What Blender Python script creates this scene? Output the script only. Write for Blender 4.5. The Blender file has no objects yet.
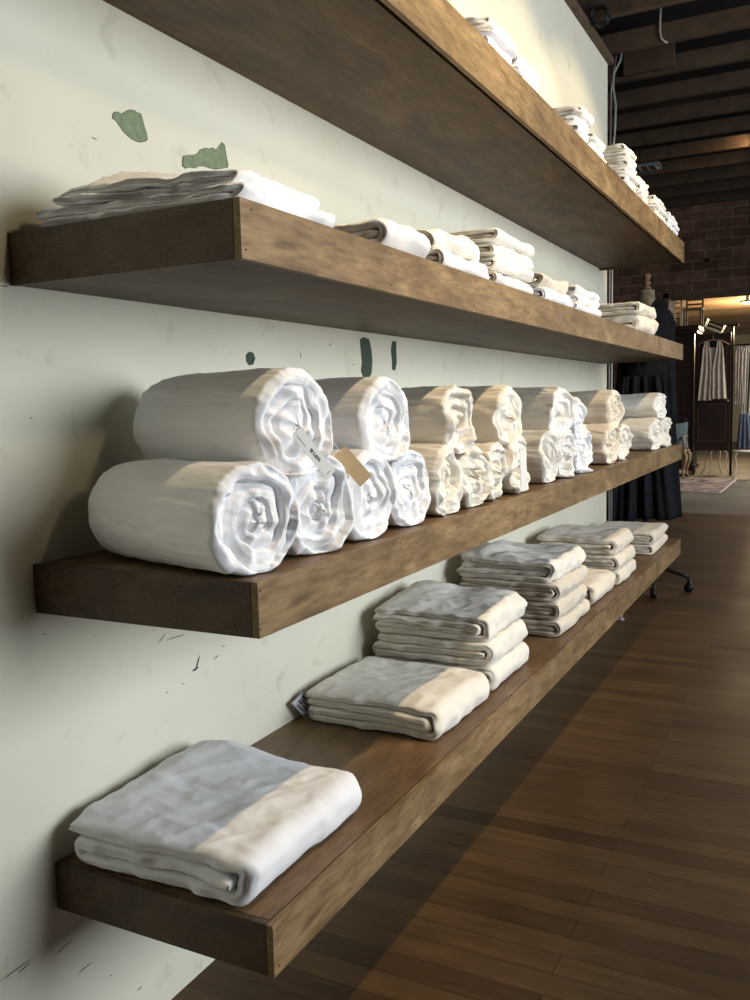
import bpy, bmesh, math, random
import numpy as np
from mathutils import Matrix, Vector
col = bpy.context.scene.collection
PI = math.pi
# ------------------------------------------------------------------ noise
def _hash(ix, iy, iz, seed):
    h = (ix*374761393 + iy*668265263 + iz*2147483647 + seed*1274126177) & 0xffffffff
    h = ((h ^ (h >> 13)) * 1274126177) & 0xffffffff
    h = ((h ^ (h >> 15)) * 2246822519) & 0xffffffff
    return ((h ^ (h >> 16)) & 0xffff) / 32767.5 - 1.0
def vn(x, y, z, seed=0):
    x, y, z = np.broadcast_arrays(np.asarray(x, float), np.asarray(y, float), np.asarray(z, float))
    ix, iy, iz = (np.floor(a).astype(np.int64) for a in (x, y, z))
    fx, fy, fz = x-ix, y-iy, z-iz
    sx, sy, sz = (f*f*f*(f*(f*6-15)+10) for f in (fx, fy, fz))
    r = 0
    for dx in (0, 1):
        for dy in (0, 1):
            for dz in (0, 1):
                w = (sx if dx else 1-sx)*(sy if dy else 1-sy)*(sz if dz else 1-sz)
                r = r + w*_hash(ix+dx, iy+dy, iz+dz, seed)
    return r
def fbm(x, y, z, seed=0, o=3):
    r = 0; a = 1.0
    for k in range(o):
        r = r + a*vn(x*2**k, y*2**k, z*2**k, seed+17*k); a *= .5
    return r
def crease(x, y, z, seed=0, o=3):
    """cloth-like: sharp ridges between soft hollows"""
    wx = .45*vn(x*.9, y*.9, z*.9, seed+5); wy = .45*vn(x*.9+9, y*.9, z*.9, seed+6)
    r = 0; a = 1.0
    for k in range(o):
        s = 1.9**k
        r = r + a*(.38-np.abs(vn((x+wx)*s, (y+wy)*s, z*s, seed+31*k))); a *= .55
    return r
# ------------------------------------------------------------------ object helpers
def tag(o, label=None, cat=None, group=None, kind=None):
    if label: o['label'] = label
    if cat: o['category'] = cat
    if group: o['group'] = group
    if kind: o['kind'] = kind
    return o
def empty(name, loc=(0,0,0), rz=0, **k):
    o = bpy.data.objects.new(name, None); o.empty_display_size = .05
    o.location = loc; o.rotation_euler = (0,0,rz); col.objects.link(o)
    return tag(o, **k)
def link(name, me, mat, parent=None, smooth=False, loc=None, rot=None):
    o = bpy.data.objects.new(name, me); col.objects.link(o)
    for m in (mat if isinstance(mat, (list, tuple)) else [mat]): me.materials.append(m)
    if smooth: me.polygons.foreach_set('use_smooth', [True]*len(me.polygons))
    if parent is not None: o.parent = parent
    if loc is not None: o.location = loc
    if rot is not None: o.rotation_euler = rot
    return o
def mesh_np(name, V, Fc):
    me = bpy.data.meshes.new(name); me.from_pydata([tuple(v) for v in np.asarray(V).tolist()], [], [tuple(f) for f in Fc]); me.update()
    bm = bmesh.new(); bm.from_mesh(me); bmesh.ops.remove_doubles(bm, verts=bm.verts, dist=1e-6)
    bmesh.ops.recalc_face_normals(bm, faces=bm.faces); bm.to_mesh(me); bm.free()
    return me
class MB:
    def __init__(s): s.bm = bmesh.new()
    def box(s, x0,x1,y0,y1,z0,z1, bev=0, M=None):
        r = bmesh.ops.create_cube(s.bm, size=1)
        T = Matrix.Translation(((x0+x1)/2,(y0+y1)/2,(z0+z1)/2)) @ Matrix.Diagonal((x1-x0,y1-y0,z1-z0,1))
        if M is not None: T = M @ T
        bmesh.ops.transform(s.bm, matrix=T, verts=r['verts'])
        if bev:
            es = list({e for v in r['verts'] for e in v.link_edges})
            bmesh.ops.bevel(s.bm, geom=es, offset=bev, segments=2, affect='EDGES', profile=.6)
        return s
    def tube(s, pts, rad, n=10, cap=True):
        pts = [Vector(p) for p in pts]; rads = rad if isinstance(rad, (list, tuple)) else [rad]*len(pts)
        rings = []; up = None
        for i, p in enumerate(pts):
            d = (pts[min(i+1,len(pts)-1)]-pts[max(i-1,0)]).normalized()
            if up is None: up = Vector((0,0,1)) if abs(d.z) < .9 else Vector((1,0,0))
            a = d.cross(up).normalized(); b = a.cross(d).normalized(); up = b
            rings.append([s.bm.verts.new(p+(a*math.cos(2*PI*k/n)+b*math.sin(2*PI*k/n))*rads[i]) for k in range(n)])
        for r0, r1 in zip(rings, rings[1:]):
            for k in range(n): s.bm.faces.new((r0[k], r0[(k+1)%n], r1[(k+1)%n], r1[k]))
        if cap:
            s.bm.faces.new(rings[0][::-1]); s.bm.faces.new(rings[-1])
        return s
    def lathe(s, prof, n=24, c=(0,0), sy=1.0, f=None):
        """prof: (r, z) pairs; f(theta, z) multiplies the radius"""
        rings = []
        for r, z in prof:
            rings.append([s.bm.verts.new((c[0]+r*(f(2*PI*k/n, z) if f else 1)*math.cos(2*PI*k/n), c[1]+sy*r*(f(2*PI*k/n, z) if f else 1)*math.sin(2*PI*k/n), z)) for k in range(n)])
        for r0, r1 in zip(rings, rings[1:]):
            for k in range(n): s.bm.faces.new((r0[k], r0[(k+1)%n], r1[(k+1)%n], r1[k]))
        s.bm.faces.new(rings[0][::-1]); s.bm.faces.new(rings[-1])
        return s
    def prism(s, poly, axis, a, b):
        """poly 2D outline extruded along axis between a and b"""
        def P(u, v, w): return {0:(w,u,v), 1:(u,w,v), 2:(u,v,w)}[axis]
        A = [s.bm.verts.new(P(u,v,a)) for u,v in poly]; B = [s.bm.verts.new(P(u,v,b)) for u,v in poly]
        s.bm.faces.new(A[::-1]); s.bm.faces.new(B)
        for i in range(len(A)): s.bm.faces.new((A[i], A[(i+1)%len(A)], B[(i+1)%len(A)], B[i]))
        return s
    def build(s, name, mat, parent=None, smooth=False, **k):
        bmesh.ops.recalc_face_normals(s.bm, faces=s.bm.faces)
        me = bpy.data.meshes.new(name); s.bm.to_mesh(me); s.bm.free()
        return link(name, me, mat, parent, smooth, **k)
# ------------------------------------------------------------------ materials
def newmat(name, rough=.7, spec=.4):
    m = bpy.data.materials.new(name); m.use_nodes = True
    nt = m.node_tree; b = nt.nodes['Principled BSDF']
    b.inputs['Roughness'].default_value = rough; b.inputs['Specular IOR Level'].default_value = spec
    return m, nt, b
def N(nt, t, **k):
    n = nt.nodes.new(t)
    for a, v in k.items():
        if hasattr(n, a): setattr(n, a, v)
        else: n.inputs[a].default_value = v
    return n
def coords(nt, scale=(1,1,1), rot=(0,0,0)):
    tc = N(nt, 'ShaderNodeTexCoord'); mp = N(nt, 'ShaderNodeMapping')
    mp.inputs['Scale'].default_value = scale; mp.inputs['Rotation'].default_value = rot
    nt.links.new(tc.outputs['Object'], mp.inputs[0]); return mp.outputs[0]
def ramp(nt, src, stops):
    r = N(nt, 'ShaderNodeValToRGB'); e = r.color_ramp.elements
    while len(e) < len(stops): e.new(.5)
    for el, (p, c) in zip(e, stops): el.position = p; el.color = (*c, 1)
    nt.links.new(src, r.inputs[0]); return r.outputs[0]
def mix(nt, a, b, fac, mode='MIX'):
    m = N(nt, 'ShaderNodeMix', data_type='RGBA', blend_type=mode)
    for i, v in ((6, a), (7, b), (0, fac)):
        if isinstance(v, (int, float)): m.inputs[i].default_value = v
        elif isinstance(v, tuple): m.inputs[i].default_value = (*v, 1)
        else: nt.links.new(v, m.inputs[i])
    return m.outputs[2]
def noise(nt, vec, scale, detail=5, rough=.55, dist=0):
    n = N(nt, 'ShaderNodeTexNoise'); n.inputs['Scale'].default_value = scale; n.inputs['Detail'].default_value = detail
    n.inputs['Roughness'].default_value = rough; n.inputs['Distortion'].default_value = dist
    nt.links.new(vec, n.inputs['Vector']); return n.outputs[0]
def bump(nt, b, h, strength=.3, dist=.002):
    n = N(nt, 'ShaderNodeBump'); n.inputs['Strength'].default_value = strength; n.inputs['Distance'].default_value = dist
    nt.links.new(h, n.inputs['Height']); nt.links.new(n.outputs[0], b.inputs['Normal'])
def simple(name, c, rough=.6, metal=0, var=.15, sc=12, bmp=0, spec=.4):
    m, nt, b = newmat(name, rough, spec); b.inputs['Metallic'].default_value = metal
    v = coords(nt); n = noise(nt, v, sc, 4)
    cc = ramp(nt, n, [(.25, tuple(x*(1-var) for x in c)), (.75, tuple(min(1,x*(1+var)) for x in c))])
    nt.links.new(cc, b.inputs['Base Color'])
    if bmp: bump(nt, b, n, bmp, .004)
    return m
def cotton(name, c):
    m, nt, b = newmat(name, .92, .15)
    v = coords(nt); n = noise(nt, v, 7, 3)
    cc = ramp(nt, n, [(.3, tuple(x*.955 for x in c)), (.7, c)])
    nt.links.new(cc, b.inputs['Base Color'])
    n2 = N(nt, 'ShaderNodeTexNoise', noise_type='RIDGED_MULTIFRACTAL'); n2.inputs['Scale'].default_value = 13; n2.inputs['Detail'].default_value = 3; n2.inputs['Roughness'].default_value = .5; n2.inputs['Distortion'].default_value = .9
    nt.links.new(v, n2.inputs['Vector'])
    n5 = N(nt, 'ShaderNodeTexNoise', noise_type='RIDGED_MULTIFRACTAL'); n5.inputs['Scale'].default_value = 34; n5.inputs['Detail'].default_value = 2; n5.inputs['Distortion'].default_value = 1.2
    nt.links.new(coords(nt, (1,.45,1), (0,0,.6)), n5.inputs['Vector'])
    ad = N(nt, 'ShaderNodeMath', operation='MULTIPLY_ADD'); ad.inputs[1].default_value = .35; nt.links.new(n5.outputs[0], ad.inputs[0]); nt.links.new(n2.outputs[0], ad.inputs[2])
    bump(nt, b, ad.outputs[0], .27, .004)
    b.inputs['Sheen Weight'].default_value = .12; b.inputs['Sheen Roughness'].default_value = .5
    return m
def plywood(name, dark, mid, light, rough=.5, sc=(9,2.2,9)):
    m, nt, b = newmat(name, rough, .35)
    v = coords(nt, sc)
    n1 = noise(nt, v, 1.0, 6, .6, 1.2)
    v2 = coords(nt, (sc[0]*9, sc[1]*3.2, sc[2]*9)); n2 = noise(nt, v2, 1.6, 3, .6)
    v3 = coords(nt, (1,1,1)); n3 = noise(nt, v3, 2.6, 4, .6, .6)
    base = ramp(nt, n1, [(.28, dark), (.5, mid), (.74, light)])
    fine = ramp(nt, n2, [(.3, (.52,.48,.43)), (.7, (1.2,1.2,1.2))])
    bl = ramp(nt, n3, [(.3, (.62,.6,.58)), (.7, (1.15,1.15,1.12))])
    c = mix(nt, base, fine, .8, 'MULTIPLY'); c = mix(nt, c, bl, .7, 'MULTIPLY')
    nt.links.new(c, b.inputs['Base Color']); bump(nt, b, n2, .12, .001)
    return m
def wall_mat():
    m, nt, b = newmat('painted_plaster', .75, .25)
    v = coords(nt); n1 = noise(nt, v, 1.1, 5, .6); n2 = noise(nt, v, 9, 6, .65, .4); n3 = noise(nt, v, 70, 3)
    base = ramp(nt, n1, [(.3, (.65,.63,.51)), (.7, (.735,.71,.58))])
    st = ramp(nt, n2, [(.30, (.80,.79,.73)), (.42, (1,1,1)), (1, (1,1,1))])
    c = mix(nt, base, st, .75, 'MULTIPLY')
    n4 = noise(nt, coords(nt, (1,3.5,1.2), (.7,0,0)), 8, 4, .7, 1.5)
    sc = ramp(nt, n4, [(.755, (1,1,1)), (.775, (.45,.45,.42)), (1, (.4,.4,.38))])
    c = mix(nt, c, sc, .7, 'MULTIPLY')
    nt.links.new(c, b.inputs['Base Color']); bump(nt, b, n2, .12, .004)
    return m
def floor_mat():
    m, nt, b = newmat('worn_floorboards', .5, .3)
    v = coords(nt, (1,1,1))
    def brick(c1, c2, mort):
        t = N(nt, 'ShaderNodeTexBrick'); t.offset = .37; t.offset_frequency = 2
        t.inputs['Scale'].default_value = 1; t.inputs['Brick Width'].default_value = 1.25; t.inputs['Row Height'].default_value = .083
        t.inputs['Mortar Size'].default_value = .0011; t.inputs['Mortar Smooth'].default_value = .2; t.inputs['Bias'].default_value = 0
        t.inputs['Color1'].default_value = (*c1,1); t.inputs['Color2'].default_value = (*c2,1); t.inputs['Mortar'].default_value = (*mort,1)
        nt.links.new(v, t.inputs['Vector']); return t
    t = brick((.062,.033,.0135), (.118,.068,.027), (.008,.005,.003))
    g = noise(nt, coords(nt, (2.2,26,1)), 1.5, 6, .62, .8)
    gr = ramp(nt, g, [(.25, (.62,.6,.58)), (.75, (1.3,1.25,1.2))])
    c = mix(nt, t.outputs['Color'], gr, .85, 'MULTIPLY')
    w = noise(nt, v, 1.7, 5, .6, .5); wr = ramp(nt, w, [(.3, (.6,.6,.6)), (.7, (1.35,1.3,1.25))])
    c = mix(nt, c, wr, .7, 'MULTIPLY')
    nt.links.new(c, b.inputs['Base Color'])
    r = ramp(nt, w, [(.3, (.42,)*3), (.7, (.62,)*3)]); nt.links.new(r, b.inputs['Roughness'])
    bump(nt, b, t.outputs['Fac'], -.25, .002)
    return m
def brick_mat():
    m, nt, b = newmat('old_brick', .9, .2)
    v = coords(nt, (1,1,1), (PI/2,0,0))
    nz = N(nt, 'ShaderNodeTexNoise'); nz.inputs['Scale'].default_value = 5; nt.links.new(v, nz.inputs['Vector'])
    add = N(nt, 'ShaderNodeMix', data_type='RGBA', blend_type='LINEAR_LIGHT'); add.inputs[0].default_value = .022
    nt.links.new(v, add.inputs[6]); nt.links.new(nz.outputs['Color'], add.inputs[7])
    t = N(nt, 'ShaderNodeTexBrick'); t.inputs['Scale'].default_value = 1; t.inputs['Brick Width'].default_value = .29; t.inputs['Row Height'].default_value = .115
    t.inputs['Mortar Size'].default_value = .009; t.inputs['Mortar Smooth'].default_value = .4
    t.inputs['Color1'].default_value = (.085,.045,.032,1); t.inputs['Color2'].default_value = (.14,.08,.056,1); t.inputs['Mortar'].default_value = (.15,.11,.08,1)
    nt.links.new(add.outputs[2], t.inputs['Vector'])
    n = noise(nt, v, 3.5, 6, .7); nr = ramp(nt, n, [(.3, (.45,.45,.45)), (.7, (1.7,1.6,1.5))])
    c = mix(nt, t.outputs['Color'], nr, .8, 'MULTIPLY'); nt.links.new(c, b.inputs['Base Color'])
    bump(nt, b, t.outputs['Fac'], -.8, .012)
    return m
def plank_mat(name, c1, c2, width=.11, axis_rot=0, length=2.5, rough=.55):
    m, nt, b = newmat(name, rough, .3)
    v = coords(nt, (1,1,1), (0,0,axis_rot))
    t = N(nt, 'ShaderNodeTexBrick'); t.inputs['Scale'].default_value = 1; t.inputs['Brick Width'].default_value = length; t.inputs['Row Height'].default_value = width
    t.inputs['Mortar Size'].default_value = .010; t.inputs['Color1'].default_value = (*c1,1); t.inputs['Color2'].default_value = (*c2,1); t.inputs['Mortar'].default_value = (.02,.012,.008,1)
    nt.links.new(v, t.inputs['Vector'])
    n = noise(nt, coords(nt, (2,2,2)), 2, 5, .6, 1); nr = ramp(nt, n, [(.3, (.6,.6,.6)), (.7, (1.25,1.2,1.15))])
    nt.links.new(mix(nt, t.outputs['Color'], nr, .8, 'MULTIPLY'), b.inputs['Base Color'])
    return m
def rug_mat():
    m, nt, b = newmat('worn_rug', .95, .1)
    v = coords(nt, (1,1,1))
    n1 = noise(nt, coords(nt, (1.6,4,1)), 2.0, 5, .7, 2.0)
    c = ramp(nt, n1, [(.40, (.035,.03,.035)), (.47, (.20,.16,.16)), (.54, (.40,.35,.33)), (.8, (.46,.41,.39))])
    w = N(nt, 'ShaderNodeTexWave', bands_direction='X'); w.inputs['Scale'].default_value = 2.4; w.inputs['Distortion'].default_value = 1.2; w.inputs['Detail'].default_value = 3
    nt.links.new(v, w.inputs['Vector'])
    wc = ramp(nt, w.outputs['Fac'], [(.35, (.08,.07,.08)), (.5, (.5,.46,.43))])
    sx = N(nt, 'ShaderNodeSeparateXYZ'); nt.links.new(v, sx.inputs[0])
    gt = N(nt, 'ShaderNodeMath', operation='GREATER_THAN'); gt.inputs[1].default_value = .45; nt.links.new(sx.outputs[0], gt.inputs[0])
    nt.links.new(mix(nt, c, wc, gt.outputs[0]), b.inputs['Base Color'])
    return m
def emis(name, c, s):
    m, nt, b = newmat(name); b.inputs['Base Color'].default_value = (*c,1)
    b.inputs['Emission Color'].default_value = (*c,1); b.inputs['Emission Strength'].default_value = s; return m
M_white = cotton('white_cotton', (.84,.84,.85)); M_ivory = cotton('ivory_cotton', (.80,.755,.67)); M_natural = cotton('natural_cotton', (.74,.665,.555))
M_oat = cotton('oatmeal_cotton', (.66,.585,.48)); M_warmwhite = cotton('warm_white_cotton', (.83,.80,.75))
M_ply = plywood('stained_plywood', (.125,.078,.036), (.235,.155,.074), (.36,.25,.13), .5, (7,3,7))
M_top = plywood('stained_plywood_top', (.115,.064,.029), (.185,.110,.052), (.25,.160,.081), .42)
M_under_shaded = plywood('stained_plywood_under_shaded', (.055,.034,.017), (.11,.070,.036), (.165,.108,.058), .55)  # same stained plywood, darkened: the underside's shade is put into the colour
M_end_shaded = plywood('stained_plywood_end_shaded', (.042,.025,.013), (.085,.053,.027), (.135,.088,.046), .5, (5,5,14))  # same stained plywood, darker still: shade on the end faces is painted in
M_nail = simple('nail_hole', (.02,.013,.008), .8)
M_wall = wall_mat(); M_floor = floor_mat(); M_brick = brick_mat()
M_chip = simple('bare_green_plaster', (.185,.235,.145), .9, 0, .25, 60, .4)
M_chipdark = simple('dark_green_plaster', (.055,.08,.055), .9, 0, .3, 60, .4)
M_chipedge = simple('chipped_paint_edge', (.10,.11,.075), .9)
M_scuff = simple('black_scuff', (.05,.05,.045), .8)
M_joist = simple('old_joist_wood', (.055,.033,.018), .8, 0, .35, 9, .3)
M_deck_shaded = simple('ceiling_deck_shaded', (.014,.010,.008), .95, 0, .3, 8)  # near black: shade of the unlit gaps above the joists is in the colour
M_trim = simple('rough_dark_timber', (.10,.062,.036), .7, 0, .4, 14, .5)
M_ceil2 = plank_mat('tongue_and_groove_pine', (.30,.19,.105), (.60,.43,.26), .42, 0, 60, .5)
M_conc = simple('worn_concrete', (.15,.148,.13), .6, 0, .3, 1.6)
M_plain = simple('off_white_wall', (.55,.53,.48), .85)
M_darkwall = simple('dark_hall_wall', (.10,.085,.07), .85)
M_black = simple('black_wool', (.012,.012,.014), .95, 0, .4, 30, .3, .1)
M_charcoal = simple('charcoal_wool', (.014,.015,.018), .95, 0, .4, 30, .3, .1)
M_canvas = simple('stained_canvas', (.20,.16,.11), .9, 0, .5, 22)
M_turned = simple('turned_wood', (.16,.10,.06), .5, 0, .3, 20)
M_iron = simple('black_iron', (.018,.018,.018), .42, .6)
M_galv = simple('galvanised_conduit', (.30,.30,.29), .45, .5, .2)
M_cable = simple('grey_cable', (.33,.32,.30), .6)
M_mahog = simple('dark_mahogany', (.014,.007,.006), .45, 0, .4, 7)
M_mahog2 = simple('mahogany_moulding', (.085,.045,.03), .3)
M_linen = simple('grey_linen', (.40,.36,.33), .95, 0, .2, 14, .3)
M_blue = simple('blue_grey_velvet', (.10,.15,.185), .9, 0, .3, 8)
M_denim = simple('blue_denim', (.07,.10,.16), .9, 0, .4, 20)
M_paint = simple('chipped_cream_paint', (.50,.46,.38), .7, 0, .25, 20)
M_wirechair = simple('cream_painted_metal', (.55,.50,.43), .5)
M_gilt = simple('worn_gilt_wood', (.27,.19,.12), .5, 0, .5, 25)
M_paper = simple('white_card', (.80,.78,.72), .8, 0, .03); M_kraft = simple('kraft_card', (.50,.36,.20), .85, 0, .08)
M_ink = simple('black_ink', (.03,.03,.03), .7); M_label = simple('woven_label', (.55,.55,.60), .8, 0, .1, 40)
M_bulb = emis('warm_lamp', (1,.80,.50), 25); M_rug = rug_mat()
# ------------------------------------------------------------------ the room
WALL_END, BRICK_Y, CEIL = 6.10, 11.26, 3.62
def struct(o): o['kind'] = 'structure'; return o
struct(MB().box(-4,5.2,-3.2,BRICK_Y,-.1,0).build('floor', M_floor))
wall = struct(MB().box(-.14,0,-3.2,WALL_END,0,3.56).build('wall_left', M_wall))
struct(MB().box(-4.1,-4,WALL_END,BRICK_Y,0,4.1).build('wall_hall_left', M_darkwall))
struct(MB().box(-4.1,-.14,WALL_END-.12,WALL_END,0,4.1).build('wall_hall_near', M_darkwall))
struct(MB().box(-4.1,5.3,-3.3,-3.2,0,4.1).build('wall_near', M_darkwall))
wr = MB()                                                     # wall on the shop-window side with its two openings
for a,b in ((-3.2,1.5),(4.5,5.5),(8.0,BRICK_Y)): wr.box(5.2,5.35,a,b,0,4.1)
for a,b in ((1.5,4.5),(5.5,8.0)): wr.box(5.2,5.35,a,b,0,1.0).box(5.2,5.35,a,b,3.2,4.1)
struct(wr.build('wall_right', M_darkwall))
br = MB().box(-4.1,-.47,BRICK_Y,BRICK_Y+.35,0,4.1).box(-.47,5.3,BRICK_Y,BRICK_Y+.35,2.64,4.1)
struct(br.build('wall_far', M_brick))
struct(MB().box(-.47,-.415,BRICK_Y-.02,BRICK_Y+.37,0,2.64).box(-.47,5.2,BRICK_Y-.02,BRICK_Y+.37,2.585,2.64).build('trim_1', M_trim))
struct(MB().box(-4.1,5.3,-3.3,BRICK_Y,4.05,4.15).build('ceiling', M_deck_shaded))
jb = 6.07
k = -12
while True:
    y = jb + .565*k
    if y > BRICK_Y-.1: break
    if y > -3:
        x0 = -.14 if y < WALL_END-.1 else -4
        j = MB().box(x0,5.2,y,y+.055,CEIL,CEIL+.115,.004).build('ceiling_joist', M_joist); struct(j)
    k += 1
# rough timber lying on the top of the partition wall, and a casing board down its free end
tb = MB().box(-.10,.035,-3.2,WALL_END+.03,3.56,3.60).box(-.06,.02,-3.2,WALL_END+.03,3.60,3.62)
struct(tb.build('trim_2', M_trim))
struct(MB().box(-.15,-.008,WALL_END,WALL_END+.035,0,3.56).build('trim_3', M_trim))
struct(MB().box(.0,.34,jb+.565-.05,jb+.565-.004,CEIL+.02,CEIL+.30,.003).build('trim_4', M_joist))
# bare plaster patches and scuffs are marks on the wall
def patch(name, cy, cz, outline, mat, t=.0012):
    pts = [(cy+u, cz+v) for u,v in outline]
    MB().prism(pts, 0, -.0005, t).build(name, mat, wall)
def blob(w, h, seed, n=26, rough=.16, f=None):
    rr = random.Random(seed); out = []
    for i in range(n):
        a = 2*PI*i/n; r = 1 + rough*(rr.random()-.5)*2
        if f: r *= f(a)
        out.append((w*r*math.cos(a), h*r*math.sin(a)))
    return out
def wpatch(pts, mat, edge=True):
    cy = sum(p[0] for p in pts)/len(pts); cz = sum(p[1] for p in pts)/len(pts)
    q = [(a-cy, b-cz) for a,b in pts]
    if edge: patch('bare_plaster_patch', cy, cz, [(a*1.05,b*1.05) for a,b in q], M_chipedge, .0008)
    patch('bare_plaster_patch', cy, cz, q, mat)
wpatch([(1.483,2.006),(1.487,2.013),(1.499,2.018),(1.511,2.017),(1.517,2.021),(1.527,2.028),(1.536,2.032),(1.549,2.034),(1.558,2.032),(1.568,2.033),(1.573,2.024),(1.578,2.008),(1.584,1.997),(1.586,1.985),(1.579,1.979),(1.57,1.976),(1.563,1.973),(1.554,1.972),(1.538,1.973),(1.526,1.976),(1.511,1.983),(1.5,1.992),(1.492,1.998),(1.483,2.0)], M_chip)
wpatch([(1.708,1.967),(1.712,1.977),(1.731,1.984),(1.753,1.989),(1.765,1.996),(1.773,2.005),(1.793,2.014),(1.809,2.016),(1.821,2.021),(1.833,2.019),(1.845,2.029),(1.858,2.042),(1.87,2.038),(1.873,2.019),(1.88,1.996),(1.879,1.989),(1.858,1.982),(1.829,1.973),(1.806,1.971),(1.786,1.971),(1.767,1.967),(1.755,1.96),(1.733,1.957),(1.718,1.951),(1.707,1.954)], M_chip)
wpatch([(2.563,1.6),(2.591,1.608),(2.626,1.603),(2.639,1.572),(2.644,1.533),(2.635,1.496),(2.612,1.48),(2.577,1.485),(2.565,1.504),(2.573,1.53),(2.568,1.562)], M_chipdark)
wpatch([(2.799,1.606),(2.83,1.608),(2.829,1.573),(2.831,1.539),(2.818,1.511),(2.794,1.513),(2.795,1.544),(2.789,1.578)], M_chipdark)
wpatch([(1.929,1.528),(1.943,1.536),(1.961,1.534),(1.969,1.521),(1.959,1.505),(1.941,1.502),(1.928,1.512)], M_chipdark)
for k2,(a,b) in enumerate([[(1.539,.861),(1.567,.877)],[(1.566,.861),(1.638,.858)],[(1.665,.76),(1.686,.794)],[(1.653,.763),(1.68,.765)],[(1.736,.768),(1.761,.774)],[(1.775,.791),(1.787,.793)],[(1.615,.744),(1.622,.74)],[(1.557,.74),(1.564,.735)],[(1.214,1.381),(1.221,1.381)],[(1.229,1.119),(1.237,1.116)],[(1.212,.962),(1.221,.957)],[(1.751,1.902),(1.77,1.903)],[(1.416,1.947),(1.433,1.945)],[(1.058,.335),(1.131,.335)],[(1.099,.326),(1.128,.329)],[(1.189,.309),(1.235,.315)],[(1.245,.236),(1.284,.237)],[(1.411,.092),(1.427,.093)],[(1.333,.178),(1.338,.172)],[(2.362,1.571),(2.381,1.581)],[(2.505,1.522),(2.525,1.519)],[(2.195,1.546),(2.199,1.53)],[(1.165,1.624),(1.185,1.623)]]):
    dy, dz = b[0]-a[0], b[1]-a[1]; L_ = math.hypot(dy,dz); wd_ = .0028 if k2 in (2,3) else .0011
    ny_, nz_ = -dz/L_*wd_, dy/L_*wd_
    patch('scuff_mark', 0, 0, [a,(a[0]+dy*.3+ny_*.6,a[1]+dz*.3+nz_*.6),(a[0]+dy*.7+ny_,a[1]+dz*.7+nz_),b,(a[0]+dy*.6-ny_*.7,a[1]+dz*.6-nz_*.7),(a[0]+dy*.25-ny_,a[1]+dz*.25-nz_)], M_scuff, .0009)
# ------------------------------------------------------------------ shelves
D, FAR, SEAM = .52, 5.89, 2.80
SH = {1:(1.17,2.341,.122), 2:(1.190,1.721,.0955), 3:(1.198,1.102,.0955), 4:(1.203,.496,.0955)}
lab = {1:'top floating plywood box shelf, its stained underside facing the viewer, holding small white folded stacks',
       2:'second floating plywood box shelf from the top, carrying low folded linens against the wall',
       3:'third floating plywood box shelf from the top, carrying rolled white duvets',
       4:'lowest floating plywood box shelf just above the floor, carrying thick folded sheets'}
for i,(n,t,T) in SH.items():
    s = empty('floating_shelf', (0,n,t), label=lab[i], cat='shelf', group='floating plywood shelves on the plaster wall')
    L = FAR-n; b = -T; e = .014; sm = SEAM-n
    ins = .012 if i == 1 else .0015
    MB().box(.0005,D-e-.0025,e+.0025,sm,-e,-.0008,.0006).build('top_panel', M_top, s)
    MB().box(.0005,D-e-.0025,sm+.0012,L-e,-e,-.0008,.0006).build('top_panel', M_top, s)
    q = sm+.10 if i != 3 else sm-.25
    MB().box(D-e,D,.0,q,b,0,.0009).build('front_board', M_ply, s); MB().box(D-e,D,q+.001,L,b,0,.0009).build('front_board', M_ply, s)
    MB().box(.0005,D-e-.0008,0,e,b,0,.0009).build('end_board', M_end_shaded, s); MB().box(.0005,D-e-.0008,L-e,L,b,0,.0009).build('end_board', M_end_shaded, s)
    SB = .62 if i == 1 else .35
    gx = .022 if i == 1 else .002
    MB().box(.0005,D-e-gx,e+.001,sm+SB,b+ins,b+ins+.014,.0006).build('bottom_panel', M_under_shaded, s)
    MB().box(.0005,D-e-gx,sm+SB+.002,L-e,b+ins,b+ins+.014,.0006).build('bottom_panel', M_under_shaded, s)
    if i == 1: MB().box(D-e-.03,D-e-.001,e+.001,L-e,b+.03,b+.045).build('inner_rail', M_under_shaded, s)
    if i == 4: MB().lathe([(0,0),(.022,0),(.022,.006),(.011,.010),(.011,.40-t+.0),(0,.40-t)] if 0 else [(0,-t),(.024,-t),(.024,-t+.006),(.012,-t+.012),(.012,b),(0,b)],14,(.2,4.42)).build('support_post', M_galv, s, True)
    rn = random.Random(40+i)
    def nail(x, y, z, axis):
        m = MB(); r = .0022
        P = [(r*math.cos(k*PI/4), r*math.sin(k*PI/4)) for k in range(8)]
        if axis == 0: m.prism([(y+u,z+v) for u,v in P], 0, x-.001, x+.0003)
        elif axis == 1: m.prism([(x+u,z+v) for u,v in P], 1, y-.0003, y+.001)
        m.build('nail_head', M_nail, s)
    for u in (.06,.2,.35,.47):
        nail(u+rn.uniform(-.02,.02),0,b+T*.82,1); nail(u+rn.uniform(-.02,.02),0,b+T*.2,1)
    for kk in range(9):
        yy = .035+kk*.52+rn.uniform(-.03,.03)
        if yy < L-.05: nail(D,yy,b+T*.84,0); nail(D,yy+rn.uniform(-.02,.02),b+T*.16,0)
Z = {i:v[1] for i,v in SH.items()}
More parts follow.
